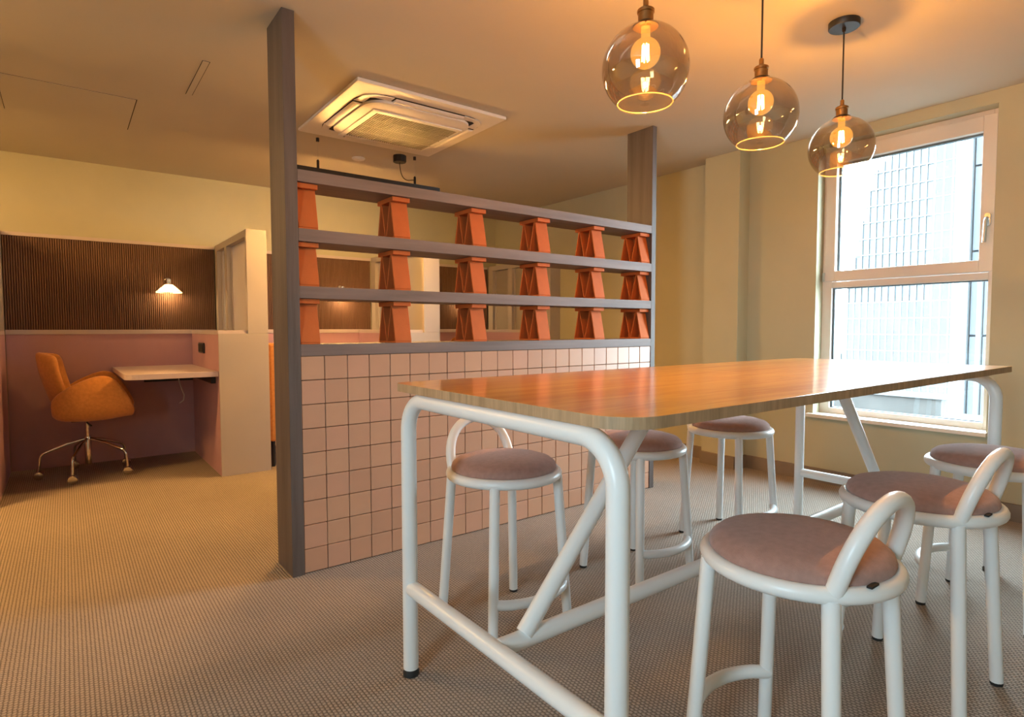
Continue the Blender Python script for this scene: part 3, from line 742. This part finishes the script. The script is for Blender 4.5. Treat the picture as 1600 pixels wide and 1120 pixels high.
# ------------------------------------------------------------------ office chair (faces +X in local space)
def smooth_mesh(name, vs, fs, m, parent, thick, lev=2, off=0.0):
    me = bpy.data.meshes.new(name); me.from_pydata(vs, [], fs)
    me.materials.append(m)
    for p in me.polygons: p.use_smooth = True
    o = link(name, me, parent)
    s = o.modifiers.new('solid', 'SOLIDIFY'); s.thickness = thick; s.offset = off
    s2 = o.modifiers.new('sub', 'SUBSURF'); s2.levels = lev; s2.render_levels = lev
    return o
def office_chair(label, loc, rz, lift=0.0):
    t = thing('office_chair', label, 'chair', loc, rz, 'orange swivel chairs at the booth desks')
    t['_o'] = (0, 0, 0)
    # bucket seat with winged arms: rows along x, U section across y
    rows = [(-0.185, 0.565, 0.175, 0.455), (-0.13, 0.635, 0.235, 0.43), (-0.04, 0.690, 0.275, 0.425), (0.06, 0.738, 0.290, 0.425),
            (0.14, 0.742, 0.285, 0.43), (0.20, 0.690, 0.270, 0.44), (0.255, 0.580, 0.245, 0.445), (0.285, 0.475, 0.215, 0.440)]
    vs = []; nc = 11
    for (x, ha, wd, zb) in rows:
        for k in range(nc):
            u = -1+2*k/(nc-1)
            a = abs(u)
            y = wd*(u/abs(u) if u else 0)*min(1.0, (a/0.62)**0.9) if a < 0.62 else wd*(1 if u > 0 else -1)*(1.0+0.02*math.sin((a-0.62)/0.38*PI))
            z = zb+0.02*(a/0.62)**3 if a < 0.62 else zb+0.02+(ha-zb-0.02)*((a-0.62)/0.38)
            vs.append((x, y, z+lift))
    fs = [(i*nc+k, i*nc+k+1, (i+1)*nc+k+1, (i+1)*nc+k) for i in range(len(rows)-1) for k in range(nc-1)]
    smooth_mesh('seat_bucket', vs, fs, M_ORANGE, t, 0.045)
    # backrest: rows up z, curved across y
    vs = []; rb = [(-0.165, 0.49, 0.16), (-0.205, 0.60, 0.215), (-0.235, 0.72, 0.225), (-0.255, 0.83, 0.200), (-0.262, 0.895, 0.140)]
    for (x, z, wd) in rb:
        for k in range(9):
            u = -1+2*k/8; vs.append((x+0.115*abs(u)**2.2, wd*u, z+lift-0.02*u*u))
    fs = [(i*9+k, i*9+k+1, (i+1)*9+k+1, (i+1)*9+k) for i in range(4) for k in range(8)]
    smooth_mesh('backrest', vs, fs, M_ORANGE, t, 0.042)
    # seat cushion
    mb = MB().lathe([(0.03, 0.0), (0.16, 0.002), (0.185, 0.02), (0.17, 0.045), (0.10, 0.056), (0.01, 0.058)], (0.03, 0, 0.445+lift), 32)
    mb.build('seat_cushion', M_ORANGE, t, smooth=True)
    MB().box(-0.09, 0.09, -0.07, 0.07, 0.395+lift, 0.408+lift).build('mechanism', M_BLACK, t, bevel=0.004)
    MB().tube([(0.0, -0.05, 0.385+lift), (0.03, -0.16, 0.375+lift)], 0.006, 8).build('lever', M_BLACK, t, smooth=True)
    MB().lathe([(0.013, 0.25), (0.013, 0.398+lift)], (0, 0, 0), 18).build('gas_column', M_CHROME, t, smooth=True)
    hub = MB().lathe([(0.018, 0.075), (0.020, 0.085), (0.022, 0.275), (0.019, 0.282)], (0, 0, 0), 20).build('hub', M_CHROME, t, smooth=True)
    for k in range(5):
        a = math.radians(182+72*k)
        c, s = math.cos(a), math.sin(a)
        P = fillet([(0.015*c, 0.015*s, 0.262), (0.12*c, 0.12*s, 0.235), (0.275*c, 0.275*s, 0.175), (0.285*c, 0.285*s, 0.062)], 0.05)
        lg = MB().tube(P, 0.0095, 12).build('leg', M_CHROME, t, smooth=True)
        ca = MB()
        for sd in (-1, 1):
            w2 = MB().lathe([(0.012, -0.010), (0.026, -0.009), (0.030, -0.004), (0.030, 0.004), (0.026, 0.009), (0.012, 0.010)], (0, 0, 0), 20)
            ca.add([(0.285*c+x, 0.285*s+z+sd*0.013, 0.0305+y) for x, y, z in w2.v], w2.f)
        ca.build('caster', M_CHROME, lg, smooth=True)
    return t
office_chair('orange upholstered swivel chair on chrome casters at the left desk', (0.105, 5.225, 0), math.radians(-4))
office_chair('orange swivel chair peeking over the ledge in the farthest booth', (3.01, 5.10, 0), math.radians(170), 0.09)

# orange padded lounge seat just behind the tall post
ls = thing('lounge_seat', 'orange upholstered seat half hidden behind the tall left post', 'seat', (1.50, 4.86, 0))
MB().box(1.205, 1.285, 4.60, 5.20, 0.20, 0.945).build('side_pad', M_ORANGE, ls, bevel=0.03, bseg=4)
MB().box(1.286, 1.75, 4.62, 5.19, 0.24, 0.46).build('seat_pad', M_ORANGE, ls, bevel=0.03, bseg=4)
for x in (1.24, 1.70):
    for y in (4.66, 5.14):
        MB().lathe([(0.012, 0.0), (0.017, 0.245)], (x, y, 0), 12).build('leg', M_BLACK, ls, smooth=True)

# ================================================================== outside the window
def at_x(px, py, X):
    d = r2*((px-800)/FPX)+u2*((560-py)/FPX)+fwd
    s = X/d.x
    return (d.y*s, CAM_H+d.z*s)
struct('terrain', MB().box(4.4, 140, -60, 110, -14.3, -14.0), M_STONE)
deck = struct('roof_terrace', MB().box(4.33, 15.0, -4.0, 16.0, -1.0, -0.75), M_STONE)
pw = thing('parapet_wall', 'low pale brown parapet wall on the terrace outside the window', 'wall', (13, 4.5, -0.75))
MB().box(13.0, 13.3, 3.85, 9.0, -0.75, -0.28).build('wall_body', M_BROWNWALL, pw)
MB().box(12.95, 13.35, 3.80, 9.0, -0.28, -0.21).build('coping', M_FIN, pw)
MB().box(12.1, 12.4, 3.80, 7.2, -0.75, -0.66).build('kerb', M_FIN, pw)

XT = 42.0
sil = [(1296, 700), (1303, 600), (1308, 540), (1316, 460), (1327, 421), (1336, 370), (1348, 319), (1360, 270), (1378, 247), (1400, 232), (1430, 212), (1455, 196), (1470, 150), (1494, 120)]
SIL = [at_x(px, py, XT) for px, py in sil]          # y decreases to the right
twr = thing('office_tower', 'tall glass office tower with white vertical fins outside the window', 'building', (XT, 10, -14))
yL = SIL[0][0]; yR = SIL[-1][0]
poly = [(yL, -14.0)]+SIL+[(yR, -14.0)]
poly2 = [p for p in poly]
MB().prism(poly2, 'X', XT+0.6, XT+16).build('glass_body', M_FGLASS, twr)
yD = at_x(1452, 300, XT)[0]
MB().box(XT+0.54, XT+0.62, yR, yD, -14, SIL[-2][1]).build('dark_glass_bay', M_FDARK, twr)
yD2 = at_x(1318, 540, XT)[0]
zD2 = at_x(1400, 470, XT)[1]
MB().box(XT+0.55, XT+0.62, yD, yD2, -14, zD2).build('dark_glass_base', M_FDARK, twr)
def sil_z(y):
    for (ya, za), (yb, zb) in zip(SIL, SIL[1:]):
        if yb <= y <= ya: return za+(zb-za)*(ya-y)/(ya-yb+1e-9)
    return SIL[-1][1]
y = yR+0.12
while y < yL-0.05:
    step = 0.46 if y < yD else 0.40
    MB().box(XT+0.52, XT+0.6, y-0.05, y+0.05, -14, sil_z(y)-0.02).build('fin', M_FIN, twr)
    y += step
z = -13.0; k = 0
while z < SIL[-1][1]-0.2:
    # width of the tower at this height
    ys = [yL]
    for (ya, za), (yb, zb) in zip(SIL, SIL[1:]):
        if za <= z <= zb: ys.append(ya+(yb-ya)*(z-za)/(zb-za+1e-9))
    yl = min(ys) if len(ys) > 1 else yL
    MB().box(XT+0.50, XT+0.62, yR, yl-0.05, z-0.035, z+0.035).build('floor_band', M_FIN, twr)
    z += 1.05; k += 1
XP = 24.0
pb2 = thing('pale_panel_building', 'pale building with flat panels and white piers at the right of the window', 'building', (XP, 4, -14))
def yx(px): return at_x(px, 500, XP)[0]
MB().box(XP+0.3, XP+9, yx(1600), yx(1494), -14, 26).build('core', M_FPANEL, pb2)
MB().box(XP-0.1, XP+0.3, yx(1512), yx(1490), -14, 26).build('pier', M_FIN, pb2)
MB().box(XP-0.05, XP+0.3, yx(1533), yx(1526), -14, 26).build('pier', M_FIN, pb2)
zz = -13.2
while zz < 24:
    for pa, pbx in ((1526, 1512.6), (1545, 1533.4), (1570, 1546.0)):
        MB().box(XP+0.12, XP+0.31, yx(pa)+0.02, yx(pbx)-0.02, zz+0.035, zz+2.765).build('panel', M_FPANEL, pb2)
    for q in range(3):
        MB().box(XP-0.16, XP-0.1, yx(1510), yx(1507.5), zz+0.4+0.93*q, zz+0.55+0.93*q).build('bracket', M_GASKET, pb2)
    zz += 2.8

for o in bpy.data.objects:
    if '_o' in o: del o['_o']
